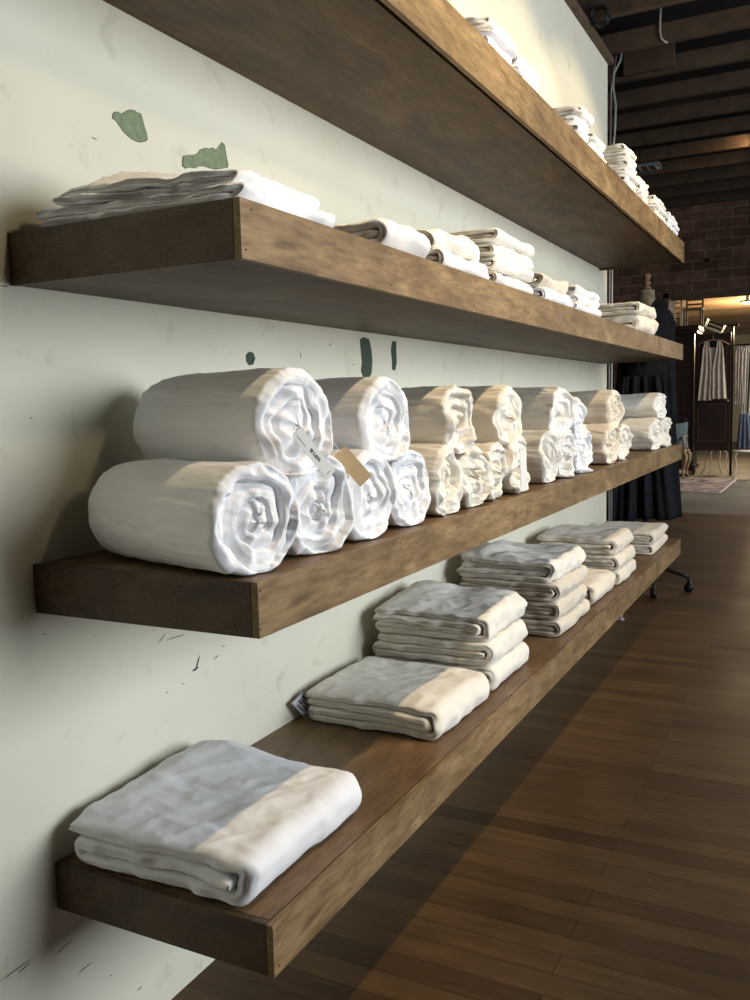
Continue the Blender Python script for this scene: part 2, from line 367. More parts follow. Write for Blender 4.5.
# ------------------------------------------------------------------ folded textiles
def ribbon_path(W, h, n, rng, ds):
    t = h/n; zc = [(k+.5)*t for k in range(n)]
    P = []
    def line(x0, x1, z, cnt=None):
        m = max(2, int(abs(x1-x0)/ds)); 
        for i in range(m): P.append((x0+(x1-x0)*i/m, z))
    def arc(cx, z0, z1, rx, side, m=8):
        zm = (z0+z1)/2; rz = (z1-z0)/2
        for i in range(m+1):
            a = -PI/2+PI*i/m; P.append((cx+side*rx*math.cos(a), zm+rz*math.sin(a)))
    if n == 1:
        line(0, W, zc[0]); P.append((W, zc[0])); return P, t
    R = (h-t)/2; rx = min(R*.75, .05)
    line(rng.uniform(0,.02), W-rx-t/2, zc[-1])
    arc(W-rx-t/2, zc[-1], zc[0], rx, 1, 12)
    x = W-rx-t/2; cur = 0; right = False
    while cur < n-1:
        if not right:
            xl = t*.5+rng.uniform(.002,.014) if n > 2 else rng.uniform(.01,.04)
            line(x, xl+t*.5, zc[cur])
            if cur+1 >= n-1: P.append((xl, zc[cur])); break
            arc(xl+t*.5, zc[cur], zc[cur+1], t*.5, -1); x = xl+t*.5; cur += 1; right = True
        else:
            xr = W-t*1.12-(rx*.4 if n > 3 else .08*rx)-rng.uniform(0,.005)
            line(x, xr-t*.3, zc[cur])
            if cur+1 >= n-1:
                P.append((xr, zc[cur]-t*.06)); break
            arc(xr-t*.5, zc[cur], zc[cur+1], t*.5, 1); x = xr-t*.5; cur += 1; right = False
    # drop near-duplicate points
    Q = [P[0]]
    for p in P[1:]:
        if math.hypot(p[0]-Q[-1][0], p[1]-Q[-1][1]) > ds*.18: Q.append(p)
    return Q, t
def folded_mesh(W, Ly, h, n, seed, Db, Dt, ds=.012, ny=40, mess=1.0, ply=3, fill=.95):
    rng = random.Random(seed)
    P, t = ribbon_path(W, h, n, rng, ds); P = np.array(P); m = len(P)
    T = np.gradient(P, axis=0); T /= np.linalg.norm(T, axis=1)[:,None]+1e-9
    Nn = np.stack([-T[:,1], T[:,0]], 1)
    hw = np.full(m, t*.5*fill); 
    for i in range(3):                                     # rounded open edges
        q = [.62,.92,1][i]; hw[i] *= q; hw[m-1-i] *= q
    arc = np.concatenate([[0], np.cumsum(np.linalg.norm(np.diff(P,axis=0),axis=1))])
    out = np.concatenate([P+Nn*hw[:,None], (P-Nn*hw[:,None])[::-1]]); sarc = np.concatenate([arc, arc[::-1]])
    M2 = 2*m
    # staggered ends of the layers
    lo = .010*mess*vn(sarc*7, seed*1.3, 0, seed)+.006*vn(sarc*25, 0, seed, seed+1); hi = .010*mess*vn(sarc*7, seed*2.1, 5, seed)
    zrel = np.clip(out[:,1]/h, 0, 1); rpull = np.clip((out[:,0]-(W-.05))/.05, 0, 1)**2
    lo = lo+.018*rpull-.004*np.sin(zrel*PI); hi = hi-.018*rpull
    v = np.linspace(0, 1, ny+1); v = v+.035*np.sin(2*PI*v)*-1   # denser towards the ends
    v = np.clip(v, 0, 1)
    X = np.repeat(out[:,0][:,None], ny+1, 1); Zc = np.repeat(out[:,1][:,None], ny+1, 1)
    Y = (lo[:,None]*(1-v)[None]+(Ly+hi[:,None])*v[None])
    # thin the ribbon at its y ends so that every layer ends in a soft bulge
    mid = np.concatenate([P, P[::-1]])
    e = np.minimum(v, 1-v)*Ly; sh = np.sqrt(np.clip(1-(1-np.clip(e/(t*.45),0,1))**2, 0, 1))*.30+.70
    X = mid[:,0][:,None]+(X-mid[:,0][:,None])*sh[None]; Zc = mid[:,1][:,None]+(Zc-mid[:,1][:,None])*sh[None]
    V = [np.stack([X,Y,Zc],2).reshape(-1,3)]; F = []
    W1 = ny+1
    for i in range(M2):
        j = (i+1)%M2
        for k2 in range(ny): F.append((i*W1+k2, j*W1+k2, j*W1+k2+1, i*W1+k2+1))
    base = M2*W1
    rows = 2*ply
    for side, k2, sg in ((0, 0, -1), (1, ny, 1)):
        grid = []
        A = np.stack([X[:m,k2],Y[:m,k2],Zc[:m,k2]],1); B = np.stack([X[m:,k2],Y[m:,k2],Zc[m:,k2]],1)[::-1]
        rr_ = np.arange(1, rows)
        for r in rr_:
            f = r/rows; pp = A*(1-f)+B*f
            bul = math.sin(PI*f)*t*.22
            gr = -.0065 if r%2 == 0 else .0005
            pp = pp.copy(); pp[:,1] += sg*(bul+gr*(1+.8*vn(arc*18, r, 0, seed+r)))
            pp[:,1] += sg*.003*vn(arc*30, r*3.3, side, seed+3)
            V.append(pp); grid.append(base+np.arange(m)); base += m
        a_i = [i*W1+k2 for i in range(m)]; b_i = [(M2-1-i)*W1+k2 for i in range(m)]
        G = [a_i]+[g.tolist() for g in grid]+[b_i]
        for g0, g1 in zip(G, G[1:]):
            for i in range(m-1): F.append((g0[i], g0[i+1], g1[i+1], g1[i]))
    V = np.concatenate(V)
    x, y, z = V[:,0].copy(), V[:,1].copy(), V[:,2].copy()
    zr = np.clip(z/h, 0, 1)
    top = np.clip((zr-.55)/.45, 0, 1)
    V[:,0] += .007*mess*vn(y*6, z*25, seed, seed+2)*np.clip(x/W*1.5,0,1) + .004*mess*vn(y*22, z*40, 3, seed+9)
    V[:,1] += .006*mess*vn(x*9, z*30, seed+.5, seed+4)
    d0 = Db(x, y); d1 = Dt(x, y)
    edge = np.clip(np.minimum(y, Ly-y)/.05, 0, 1)
    V[:,2] = z*(1-.05*(1-edge)*zr) + d0*(1-zr)+d1*zr
    V[:,2] += mess*.0036*crease(x*7, y*9, z*12+seed, seed+11)*(.3+.7*top)*np.clip(zr*4,0,1)
    ca, sa = math.cos(.9+seed), math.sin(.9+seed)
    u1, u2 = x*.5+y*.86, x*.86-y*.5
    V[:,2] += mess*.0080*top*np.clip(zr*4,0,1)*crease(u1*3.2+seed, u2*12, z*6, seed+21, 2)*np.clip(np.minimum(y,Ly-y)/.03,.2,1)
    V[:,2] += mess*.0026*crease(x*19, y*23, z*20+seed, seed+13)*np.clip(zr*4,0,1)
    return mesh_np('folded_linen', V, F)
def zero(x, y): return 0*x
def bumpf(seed, amp, W, Ly, lift=None):
    def f(x, y):
        d = amp*(.9*vn(x*3.2, y*3.2, 0, seed)+.5*crease(x*5+y*2.5, y*4-x*1.5, 0, seed+3, 2))
        if lift is not None: d = d+lift(x, y)
        e = np.clip(np.minimum(np.minimum(x, W-x), np.minimum(y, Ly-y))/.06, 0, 1)
        return d*(.35+.65*e)
    return f
def stack(x, y, z, rz, items, group):
    """items: dicts with W, Ly, h, n, mat, label ..., bottom first"""
    base = z; Dprev = zero; dxp = dyp = 0; obs = []
    for i, it in enumerate(items):
        W, Ly, h = it['W'], it['Ly'], it['h']; dx, dy = it.get('dx',0), it.get('dy',0)
        amp = it.get('amp', .006)
        Dt = bumpf(it['seed']*7+1, amp, W, Ly, it.get('lift'))
        Dp, ox, oy = Dprev, dxp, dyp
        Db = (lambda xx, yy, Dp=Dp, a=dx-ox, b=dy-oy: Dp(xx+a, yy+b)) if Dp is not zero else zero
        me = folded_mesh(W, Ly, h, it.get('n',3), it['seed'], Db, Dt, it.get('ds',.012), it.get('ny',40), it.get('mess',1.0), it.get('ply',3))
        c, s = math.cos(rz), math.sin(rz)
        o = link('folded_'+it.get('kind','sheet'), me, it['mat'], None, True, (x+dx*c-dy*s, y+dx*s+dy*c, base+.0006), (0,0,rz+it.get('rz',0)))
        tag(o, it['label'], it.get('cat','folded sheet'), group)
        obs.append(o); base += h+.0006; Dprev, dxp, dyp = Dt, dx, dy
    return obs
I = lambda **k: k
z4 = Z[4]
Gf = 'folded sheets on the lowest shelf'
stack(.03,1.222,z4,.0, [I(W=.44,Ly=.43,h=.098,n=3,mat=M_white,seed=3,ds=.006,ny=90,mess=1.0,amp=.009,ply=2,
    lift=lambda x,y: .030*np.exp(-((x-.10)**2/.012+(y-.42)**2/.03))+.014*np.exp(-((x-.05)**2/.006+(y-.15)**2/.02))-.006*np.exp(-((x-.3)**2/.01+(y-.02)**2/.01)),
    label='large white folded sheet lying alone at the near end of the lowest shelf')], Gf)
B = stack(.032,2.10,z4,-.01, [I(W=.432,Ly=.39,h=.088,n=4,mat=M_ivory,seed=11,ds=.007,ny=70,mess=1.15,amp=.007,ply=2,
    label='single ivory folded sheet with a woven care label at its back corner')], Gf)[0]
stack(.03,2.525,z4,.0, [
    I(W=.43,Ly=.38,h=.078,n=3,mat=M_ivory,seed=21,ds=.01,ny=46,label='bottom ivory sheet of the stack of three beside the sheet with the care label'),
    I(W=.42,Ly=.375,h=.078,n=3,mat=M_ivory,seed=22,ds=.01,ny=46,dx=.005,label='middle ivory sheet of the stack of three beside the sheet with the care label'),
    I(W=.41,Ly=.38,h=.082,n=4,mat=M_ivory,seed=23,ds=.008,ny=56,mess=1.6,amp=.014,dx=.004,rz=.02,
      lift=lambda x,y: .030*np.exp(-((x-.08)**2/.01+(y-.25)**2/.02))-.01*np.exp(-((x-.2)**2/.004+(y-.25)**2/.01)), label='top ivory sheet, rumpled, of the stack of three beside the sheet with the care label')], Gf)
stack(.055,3.235,z4,.0, [
    I(W=.42,Ly=.46,h=.068,n=3,mat=M_oat,seed=31,ds=.011,ny=44,label='bottom oatmeal sheet of the tallest stack of four on the lowest shelf'),
    I(W=.41,Ly=.45,h=.068,n=4,mat=M_oat,seed=32,ds=.011,ny=44,dx=.002,mess=1.2,label='second sheet from the bottom in the tallest stack of four, lowest shelf'),
    I(W=.41,Ly=.46,h=.072,n=4,mat=M_oat,seed=33,ds=.011,ny=44,dx=.0,mess=1.2,label='second sheet from the top in the tallest stack of four, lowest shelf'),
    I(W=.40,Ly=.46,h=.080,n=4,mat=M_ivory,seed=34,ds=.009,ny=50,mess=1.9,amp=.016,dx=-.004,
      lift=lambda x,y: .028*np.exp(-((x-.10)**2/.012+(y-.16)**2/.02)), label='rumpled top sheet of the tallest stack of four on the lowest shelf')], Gf)
stack(.03,3.80,z4,.0, [I(W=.44,Ly=.40,h=.10,n=3,mat=M_natural,seed=41,ds=.012,ny=40,label='single thick natural folded sheet between the tallest stack and the next stack of three')], Gf)
stack(.06,4.27,z4,.0, [
    I(W=.42,Ly=.42,h=.072,n=3,mat=M_natural,seed=51,ds=.013,ny=34,label='bottom natural sheet of the stack of three behind the single thick sheet'),
    I(W=.41,Ly=.42,h=.072,n=4,mat=M_natural,seed=52,ds=.013,ny=34,label='middle natural sheet of the stack of three behind the single thick sheet'),
    I(W=.40,Ly=.42,h=.085,n=3,mat=M_natural,seed=53,ds=.012,ny=36,mess=1.4,amp=.010,label='top natural sheet of the stack of three behind the single thick sheet')], Gf)
stack(.08,5.20,z4,.0, [
    I(W=.39,Ly=.5,h=.062,n=4,mat=M_natural,seed=61,ds=.015,ny=30,label='lower natural sheet of the pair at the far end of the lowest shelf'),
    I(W=.39,Ly=.5,h=.062,n=4,mat=M_natural,seed=62,ds=.015,ny=30,label='upper natural sheet of the pair at the far end of the lowest shelf')], Gf)
# woven care label sewn to the corner of the single ivory sheet
lb = MB()
def lpt(u, v):
    A, B_, C_, D_ = (-.010,.012,.080), (.003,.055,.036), (.003,-.005,.012), (-.012,-.045,.062)
    return tuple((A[i]*(1-u)+D_[i]*u)*(1-v)+(B_[i]*(1-u)+C_[i]*u)*v+(.003*math.sin(u*3.1) if i == 0 else 0) for i in range(3))
n_ = 6; g = [[lb.bm.verts.new(lpt(i/n_, j/n_)) for j in range(n_+1)] for i in range(n_+1)]
for i in range(n_):
    for j in range(n_): lb.bm.faces.new((g[i][j], g[i+1][j], g[i+1][j+1], g[i][j+1]))
lo = lb.build('care_label', M_label, B, True); lo.modifiers.new('s','SOLIDIFY').thickness = .0012; lo['label'] = 'grey-white printed care label'
ik = MB()
for (u0,u1,v0,v1) in ((.2,.3,.15,.5),(.2,.32,.6,.8),(.42,.5,.2,.85),(.58,.68,.15,.45),(.6,.7,.55,.9),(.8,.86,.25,.75)):
    q = [lpt(u0,v0), lpt(u1,v0), lpt(u1,v1), lpt(u0,v1)]
    ik.bm.faces.new([ik.bm.verts.new((a+.0016,b-.0006,c+.0002)) for a,b,c in q])
ik.build('printed_text', M_ink, lo)
# second shelf
z2 = Z[2]; Gs = 'folded linens on the second shelf'
stack(.045,1.215,z2,.0, [
    I(W=.455,Ly=.35,h=.034,n=2,mat=M_white,seed=71,ds=.009,ny=46,mess=1.7,amp=.006,rz=.0,label='lower white flat sheet at the near end of the second shelf'),
    I(W=.40,Ly=.32,h=.026,n=2,mat=M_white,seed=72,ds=.009,ny=46,mess=2.0,amp=.012,dx=.04,rz=.05,lift=lambda x,y: .035*np.exp(-((x-.16)**2/.01+(y-.1)**2/.02)),label='upper rumpled white sheet at the near end of the second shelf')], Gs)
stack(.07,1.73,z2,.0, [I(W=.44,Ly=.24,h=.062,n=3,mat=M_warmwhite,seed=75,ds=.011,ny=36,mess=1.5,amp=.008,label='single low white folded linen second from the near end of the second shelf')], Gs)
stack(.075,2.06,z2,.0, [
    I(W=.435,Ly=.34,h=.048,n=3,mat=M_warmwhite,seed=76,ds=.012,ny=34,mess=1.5,label='lower white linen of the pair before the stack of four, second shelf'),
    I(W=.42,Ly=.34,h=.048,n=3,mat=M_ivory,seed=77,ds=.012,ny=34,mess=1.6,label='upper ivory linen of the pair before the stack of four, second shelf')], Gs)
stack(.08,2.425,z2,.0, [I(W=.43-.004*k,Ly=.37,h=.038,n=3,mat=M_ivory,seed=80+k,ds=.013,ny=30,mess=1.3,dx=.004*k,
    label=['lowest','second lowest','second highest','highest'][k]+' cream linen in the stack of four on the second shelf') for k in range(4)], Gs)
stack(.09,2.92,z2,.0, [
    I(W=.42,Ly=.36,h=.045,n=3,mat=M_white,seed=86,ds=.015,ny=26,mess=1.5,label='lower white linen of the pair behind the stack of four, second shelf'),
    I(W=.40,Ly=.36,h=.045,n=3,mat=M_oat,seed=87,ds=.015,ny=26,mess=1.8,label='upper oatmeal linen of the pair behind the stack of four, second shelf')], Gs)
stack(.09,3.33,z2,.0, [I(W=.42,Ly=.37,h=.031,n=2,mat=M_warmwhite,seed=90+k,ds=.018,ny=22,mess=1.3,
    label=['bottom','middle','top'][k]+' white linen of the small stack of three on the second shelf') for k in range(3)], Gs)
stack(.09,4.60,z2,.0, [
    I(W=.42,Ly=.50,h=.092,n=2,mat=M_natural,seed=95,ds=.015,ny=30,mess=1.4,label='thick lower natural quilt at the far end of the second shelf'),
    I(W=.41,Ly=.50,h=.062,n=3,mat=M_natural,seed=96,ds=.015,ny=30,mess=1.4,label='thinner upper natural linen at the far end of the second shelf')], Gs)
# top shelf: small stacks
z1 = Z[1]; Gt = 'small folded stacks on the top shelf'
nm = {4:['lowest','second lowest','second highest','highest'],3:['bottom','middle','top'],6:['lowest','second lowest','third lowest','third highest','second highest','highest']}
J = [(2.42,.24,.026,4,.26,.245,M_white,'stack of four nearest the viewer'),(2.68,.22,.027,3,.26,.245,M_white,'low stack of three nearest the viewer'),
     (3.36,.22,.031,4,.26,.24,M_warmwhite,'stack of four whose top piece sticks out'),(3.60,.25,.030,3,.26,.245,M_warmwhite,'low stack of three before the tallest stack'),
     (4.25,.27,.034,6,.34,.165,M_ivory,'tallest stack of six'),(4.60,.26,.034,4,.28,.22,M_ivory,'stack of four just behind the tallest stack'),
     (5.02,.36,.031,4,.28,.225,M_ivory,'stack of four second from the far end'),(5.44,.42,.029,4,.28,.225,M_white,'stack of four at the far end')]
for a,(y,Ly,h,n,x0,W,m,d) in enumerate(J):
    its = []
    for k2 in range(n):
        its.append(I(W=W+.01*random.Random(a*9+k2).uniform(-1,0),Ly=Ly-.01,h=h,n=3 if (a+k2)%2 else 2,mat=m,seed=100+a*8+k2,ds=.010,ny=20,ply=2,mess=1.2,amp=.003,
              dx=(.03 if (a==2 and k2==n-1) else random.Random(a*5+k2).uniform(-.004,.004)), kind='napkin' if a in (1,3,5) else 'towel', cat='folded linen',
              label='%s piece of the %s, top shelf' % (nm[n][k2], d)))
    stack(x0,y,z1,0,its,Gt)
# ------------------------------------------------------------------ rolls
def roll_mesh(L, ry, rz_, seed, nth=150, nb=56, nc=44, mess=1.0, turns=3.6, flat=.90):
    th = np.linspace(0, 2*PI, nth, endpoint=False)
    rim = .016
    prof = []                                               # (x, rho, kind) from back centre to front centre
    for i in range(10): prof.append((-L/2, i/10*(1-.03/ry), 0))
    for i in range(7):
        a = i/7*PI/2; prof.append((-L/2+.03*(1-math.cos(a)), 1-.03/ry*(1-math.sin(a)), 1))
    for i in range(nb+1): prof.append((-L/2+.03+(L-.03-rim)*i/nb, 1, 2))
    for i in range(1,8):
        a = i/7*PI/2; prof.append((L/2-rim*(1-math.sin(a)), 1-rim/ry*(1-math.cos(a)), 3))
    for i in range(1,nc+1): prof.append((L/2, (1-rim/ry)*(1-i/nc), 4))
    pr = np.array(prof); X = np.repeat(pr[:,0][:,None], nth, 1); R = np.repeat(pr[:,1][:,None], nth, 1); K = pr[:,2][:,None]
    T = np.repeat(th[None], len(prof), 0)
    # the roll is a polygon-ish, squashed shape that changes a little along its length
    bx = X*2.2
    shape = 1+.045*mess*vn(np.cos(T)*1.4+3, np.sin(T)*1.4, bx, seed)+.022*vn(np.cos(T)*2.6, np.sin(T)*2.6, bx*1.6, seed+1)
    tap = 1-.10*np.clip((-X-L*.18)/(L*.32), 0, 1)**2
    t0 = -2.2+.1*np.sin(seed)
    step = ((T-t0)%(2*PI))/(2*PI); ledge = .0055*(step-.5)
    rr_ = R*shape*tap; 
    y = np.cos(T)*rr_*ry; z = np.sin(T)*rr_*rz_
    rad = np.sqrt(y*y+z*z)+1e-6; side = np.clip((R-.7)/.3, 0, 1)
    y = y+np.cos(T)*ledge*side; z = z+np.sin(T)*ledge*side
    # wrinkles on the long side: run round the roll and slant from the front rim
    cr = .0055*mess*crease(X*4.5+3*seed, np.cos(T)*2.2+X*2, np.sin(T)*2.2, seed+2)+.0022*mess*crease(X*14, np.cos(T)*5, np.sin(T)*5, seed+3)
    frim = np.clip((X-(L/2-.12))/.12, 0, 1)
    cr = cr+.0018*mess*frim*crease(X*6, np.cos(T)*3, np.sin(T)*3, seed+4)
    y = y+np.cos(T)*cr*side; z = z+np.sin(T)*cr*side
    # front end: spiral of cloth layers with crushed folds
    rho = np.clip(R, 0, 1)
    ph = rho*turns-T/(2*PI)+.55*vn(np.cos(T)*rho*2.2, np.sin(T)*rho*2.2, 1.5, seed+6)+.16*vn(np.cos(T)*rho*6, np.sin(T)*rho*6, 1.5, seed+7)
    fr = ph-np.floor(ph); gv = np.minimum(1, (fr/.16)**.8)*np.minimum(1, ((1-fr)/.55)**.6)
    dep = (.017+.012*vn(y*13, z*13, 2, seed+8))*(1-gv)
    cru = .016*crease(y*8, z*8, 1, seed+9,2)+.010*crease(y*19, z*19, 4, seed+10,2)+.0012*crease(y*60, z*60, 4, seed+14,2)
    fw = np.where(K >= 4, 1.0, np.where(K == 3, np.clip((1-R)/(rim/ry), 0, 1), 0))
    mid = np.clip((1-rim/ry-rho)/.12, 0, 1)
    X2 = X+fw*(-dep*np.clip(rho*6,0,1)+cru*mess*.8)+ -fw*mid*.008
    # rim wobbles in and out like the loose edge of a rolled cloth
    X2 = X2+.009*mess*vn(np.cos(T)*2.0, np.sin(T)*2.0, 7, seed+12)*np.clip((X-L*.2)/(L*.3), 0, 1)
    bw = np.where(K == 0, 1.0, 0)
    X2 = X2+bw*(.012*crease(y*12, z*12, 3, seed+11))
    # flattened foot
    zf = -rz_*flat; z = np.where(z < zf+.012, zf+.012-(.012)*(1-np.exp((z-(zf+.012))/.012)), z)
    V = np.stack([X2, y, z-zf], 2).reshape(-1, 3)
    F = []; n = nth; m = len(prof)
    for i in range(m-1):
        for k2 in range(n):
            F.append((i*n+k2, i*n+(k2+1)%n, (i+1)*n+(k2+1)%n, (i+1)*n+k2))
    V[:,2] -= V[:,2].min()
    return mesh_np('rolled_duvet', V, [f for f in F])
Gr = 'rolled duvets on the third shelf'
z3 = Z[3]
def roll(yf, z, r, mat, seed, label, tilt=.22, L=.44, mess=1.0, rz_=None, xf=.50, res=1.0, kind='duvet', turns=4.2):
    """yf: y of the middle of the front end; the roll axis turns away from the wall's normal by tilt"""
    rz_ = rz_ or r*1.03
    me = roll_mesh(L, r, rz_, seed, int(230*res), int(60*res), int(64*res), mess, turns)
    c = Vector((xf-L/2*math.cos(tilt), yf+L/2*math.sin(tilt), z))
    o = link('rolled_'+kind, me, mat, None, True, c, (0,0,-tilt))
    return tag(o, label, 'rolled duvet', Gr)
lowz = z3+.0005
RL = [ # yf, z above shelf, r, mat, seed, tilt, L, mess, label
 (1.42,.158,.103,M_white,5,.24,.41,.85,'white rolled duvet on top of the nearest pyramid, with a white paper tag'),
 (1.262,0,.100,M_white,6,.26,.42,.75,'white rolled duvet lying nearest to the shelf end, bottom left of the first pyramid'),
 (1.475,0,.100,M_white,7,.24,.42,.95,'white rolled duvet bottom right of the first pyramid, with a kraft paper tag'),
 (1.80,.158,.099,M_white,8,.16,.43,.75,'white rolled duvet on top of the second pyramid'),
 (1.69,0,.099,M_white,9,.10,.44,.75,'white rolled duvet bottom left of the second pyramid'),
 (1.90,0,.094,M_white,10,.10,.44,.8,'white rolled duvet bottom right of the second pyramid'),
 (2.24,.152,.094,M_ivory,12,.12,.43,1.7,'ivory rolled duvet with a sagging front flap on top of the third pyramid'),
 (2.12,0,.093,M_ivory,13,.06,.44,1.7,'ivory rolled duvet bottom left of the third pyramid'),
 (2.315,0,.086,M_ivory,14,.06,.44,1.9,'ivory rolled duvet bottom right of the third pyramid'),
 (2.665,.150,.096,M_ivory,15,.10,.43,1.2,'ivory rolled duvet on top of the fourth pyramid'),
 (2.50,0,.086,M_ivory,16,.05,.44,1.9,'crumpled ivory rolled duvet bottom left of the fourth pyramid, with a tall narrow tag'),
 (2.70,0,.094,M_ivory,17,.05,.44,1.6,'ivory rolled duvet bottom right of the fourth pyramid'),
 (3.27,.150,.098,M_warmwhite,18,.10,.43,1.4,'warm white rolled duvet on top of the fifth pyramid, beside the ruffled one'),
 (3.49,.135,.085,M_white,19,.06,.42,2.2,'ruffled white rolled duvet on the far side of the top of the fifth pyramid'),
 (3.075,0,.094,M_ivory,20,.05,.44,1.5,'ivory rolled duvet bottom left of the fifth pyramid'),
 (3.285,0,.088,M_warmwhite,21,.05,.44,1.9,'crumpled rolled duvet in the middle of the bottom row of the fifth pyramid'),
 (3.53,0,.092,M_white,23,.05,.44,2.2,'ruffled white rolled duvet at the far side of the bottom row of the fifth pyramid'),
 (4.15,.150,.096,M_natural,24,.08,.43,1.4,'natural rolled duvet on top of the sixth pyramid'),
 (4.04,0,.094,M_natural,25,.04,.44,1.6,'natural rolled duvet bottom left of the sixth pyramid'),
 (4.33,0,.100,M_ivory,26,.04,.44,1.8,'crumpled ivory rolled duvet bottom right of the sixth pyramid'),
 (5.42,.172,.150,M_warmwhite,27,.06,.42,1.3,'warm white rolled duvet on top at the far end of the shelf'),
 (5.20,0,.130,M_ivory,28,.04,.44,1.3,'ivory rolled duvet underneath at the far end of the shelf, nearer side'),
 (5.54,0,.130,M_ivory,29,.04,.44,1.7,'ivory rolled duvet underneath at the far end of the shelf, far side'),
]
rolls = []
for i,(yf,dz,r,m,sd,tl,L,ms,lbl) in enumerate(RL):
    rolls.append(roll(yf, z3+dz+.0005, r, m, sd, lbl, tl, L, ms, {17:.096, 18:.092, 19:.090, 20:.078, 21:.094, 22:.094}.get(i), .485-(.012 if dz else 0), 1.0 if i < 6 else (.8 if i < 14 else .6), 'duvet', 3.4 if i < 6 else 3.0))
# paper tags: children of their rolls, placed in world space
def card(parent, name, p0, p1, width, mat, nrm, lbl, ink=None):
    p0, p1 = Vector(p0), Vector(p1); d = (p1-p0); L = d.length; d.normalize(); nrm = Vector(nrm).normalized(); w = nrm.cross(d).normalized(); nrm = d.cross(w).normalized()
    bpy.context.view_layer.update()
    Mw = Matrix((( *w, 0),( *d, 0),( *nrm, 0),(0,0,0,1))).transposed(); Mw.translation = p0
    Mw = Matrix.Translation(p0) @ Matrix((w, d, nrm)).transposed().to_4x4()
    m = MB().prism([(-width/2,.004),(-width/2+.004,0),(width/2-.004,0),(width/2,.004),(width/2,L),(-width/2,L)], 2, 0, .0012)
    o = m.build(name, mat, parent); o.matrix_parent_inverse = parent.matrix_world.inverted(); o.matrix_world = Mw; o['label'] = lbl
    if ink:
        q = MB()
        for (u0,u1,v0,v1) in ink: q.box(width*(u0-.5),width*(u1-.5),L*v0,L*v1,.0012,.0015)
        q.build('printed_text', M_ink, o)
    string = MB().tube([(0,.004,.001),(0,-.010,.004),(.002,-.026,.003)], .0007, 6).build('tag_string', M_paper, o)
    return o
letters = [(.36,.64,.40,.425),(.36,.64,.435,.46),(.36,.64,.485,.505),(.36,.5,.515,.53),(.36,.64,.54,.565),(.36,.64,.575,.595),(.42,.64,.605,.63),(.36,.64,.64,.66),(.30,.34,.06,.3),(.25,.7,.92,.928)]
TG = {}
card(rolls[0], 'hang_tag', (.512,1.345,1.347), (.532,1.430,1.262), .023, M_paper, (.80,-.60,.05), 'white paper hang tag with black print', letters)
card(rolls[2], 'hang_tag', (.478,1.560,1.300), (.520,1.592,1.236), .034, M_kraft, (.45,-.75,.40), 'brown kraft paper hang tag')
card(rolls[10], 'hang_tag', (.520,2.625,1.245), (.522,2.63,1.120), .026, M_paper, (.9,-.5,0), 'tall narrow cream hang tag')
card(rolls[12], 'hang_tag', (.508,3.40,1.295), (.515,3.405,1.245), .04, M_paper, (.9,-.5,0), 'cream triangular hang tag')
# ------------------------------------------------------------------ dress form with long black coat
fx, fy = .165, 6.62
df = empty('dress_form', (fx,fy,0), label='tall canvas dress form on black castors just beyond the shelves, wearing a long black coat', cat='dress form')
MB().lathe([(.0,2.165),(.012,2.165),(.03,2.168),(.033,2.178),(.016,2.186),(.022,2.198),(.03,2.21),(.020,2.222),(.014,2.228),(.026,2.24),(.030,2.255),(.022,2.27),(.008,2.277),(.0,2.278)],16).build('finial', M_turned, df, True)
MB().lathe([(.0,1.0),(.13,1.0),(.17,1.15),(.15,1.35),(.125,1.5),(.15,1.7),(.17,1.82),(.165,1.92),(.12,1.99),(.075,2.03),(.062,2.07),(.056,2.12),(.055,2.155),(.02,2.168),(0,2.168)],24,(0,0),.72).build('torso', M_canvas, df, True)
MB().tube([(0,0,.13),(0,0,1.0)],.018).build('pole', M_iron, df, True)
hp = MB()
for a in range(3):
    hz = .60+a*.1; R0 = .20-.01*a; hp.tube([(R0*math.cos(t*PI/12),R0*.9*math.sin(t*PI/12),hz) for t in range(25)], .0035, 6)
for a in range(10):
    c, s = math.cos(a*PI/5), math.sin(a*PI/5); hp.tube([(.2*c,.18*s,.58),(.17*c,.15*s,.85),(.12*c,.1*s,1.02)], .003, 6)
hp.build('wire_underskirt', M_iron, df)
for a in (.0, -1.2, 1.75, 3.3):
    c, s = math.cos(a), math.sin(a)
    lg = MB().tube([(0,0,.15),(c*.06,s*.06,.165),(c*.16,s*.16,.155),(c*.27,s*.27,.125),(c*.31,s*.31,.10)], [.022,.019,.017,.015,.014]).build('leg', M_iron, df, True)
    cs = MB().tube([(c*.31-s*.016,s*.31+c*.016,.034),(c*.31+s*.016,s*.31-c*.016,.034)],.034,18)
    cs.tube([(c*.31,s*.31,.03),(c*.31,s*.31,.11)],.010,8).box(c*.31-.012,c*.31+.012,s*.31-.018,s*.31+.018,.05,.085,.004)
    cs.build('castor', M_iron, lg, True)
coat = empty('long_coat', (fx,fy,0), label='long black wool coat with wide lapels hanging on the dress form', cat='coat')
def coatf(t, z): 
    a = max(0, (1.5-z))/1.0
    return 1+.14*a*math.sin(t*7+1.2*math.sin(t*2)+.5)+.06*a*math.sin(t*13+z)
cm = MB(); prof = [(.218,.54),(.216,.60),(.212,.75),(.205,.95),(.198,1.15),(.19,1.35),(.17,1.5),(.175,1.65),(.19,1.8),(.20,1.92),(.165,2.0),(.10,2.045)]
cm.lathe(prof, 72, (0,0), .72, coatf)
co = cm.build('body', M_black, coat, True)
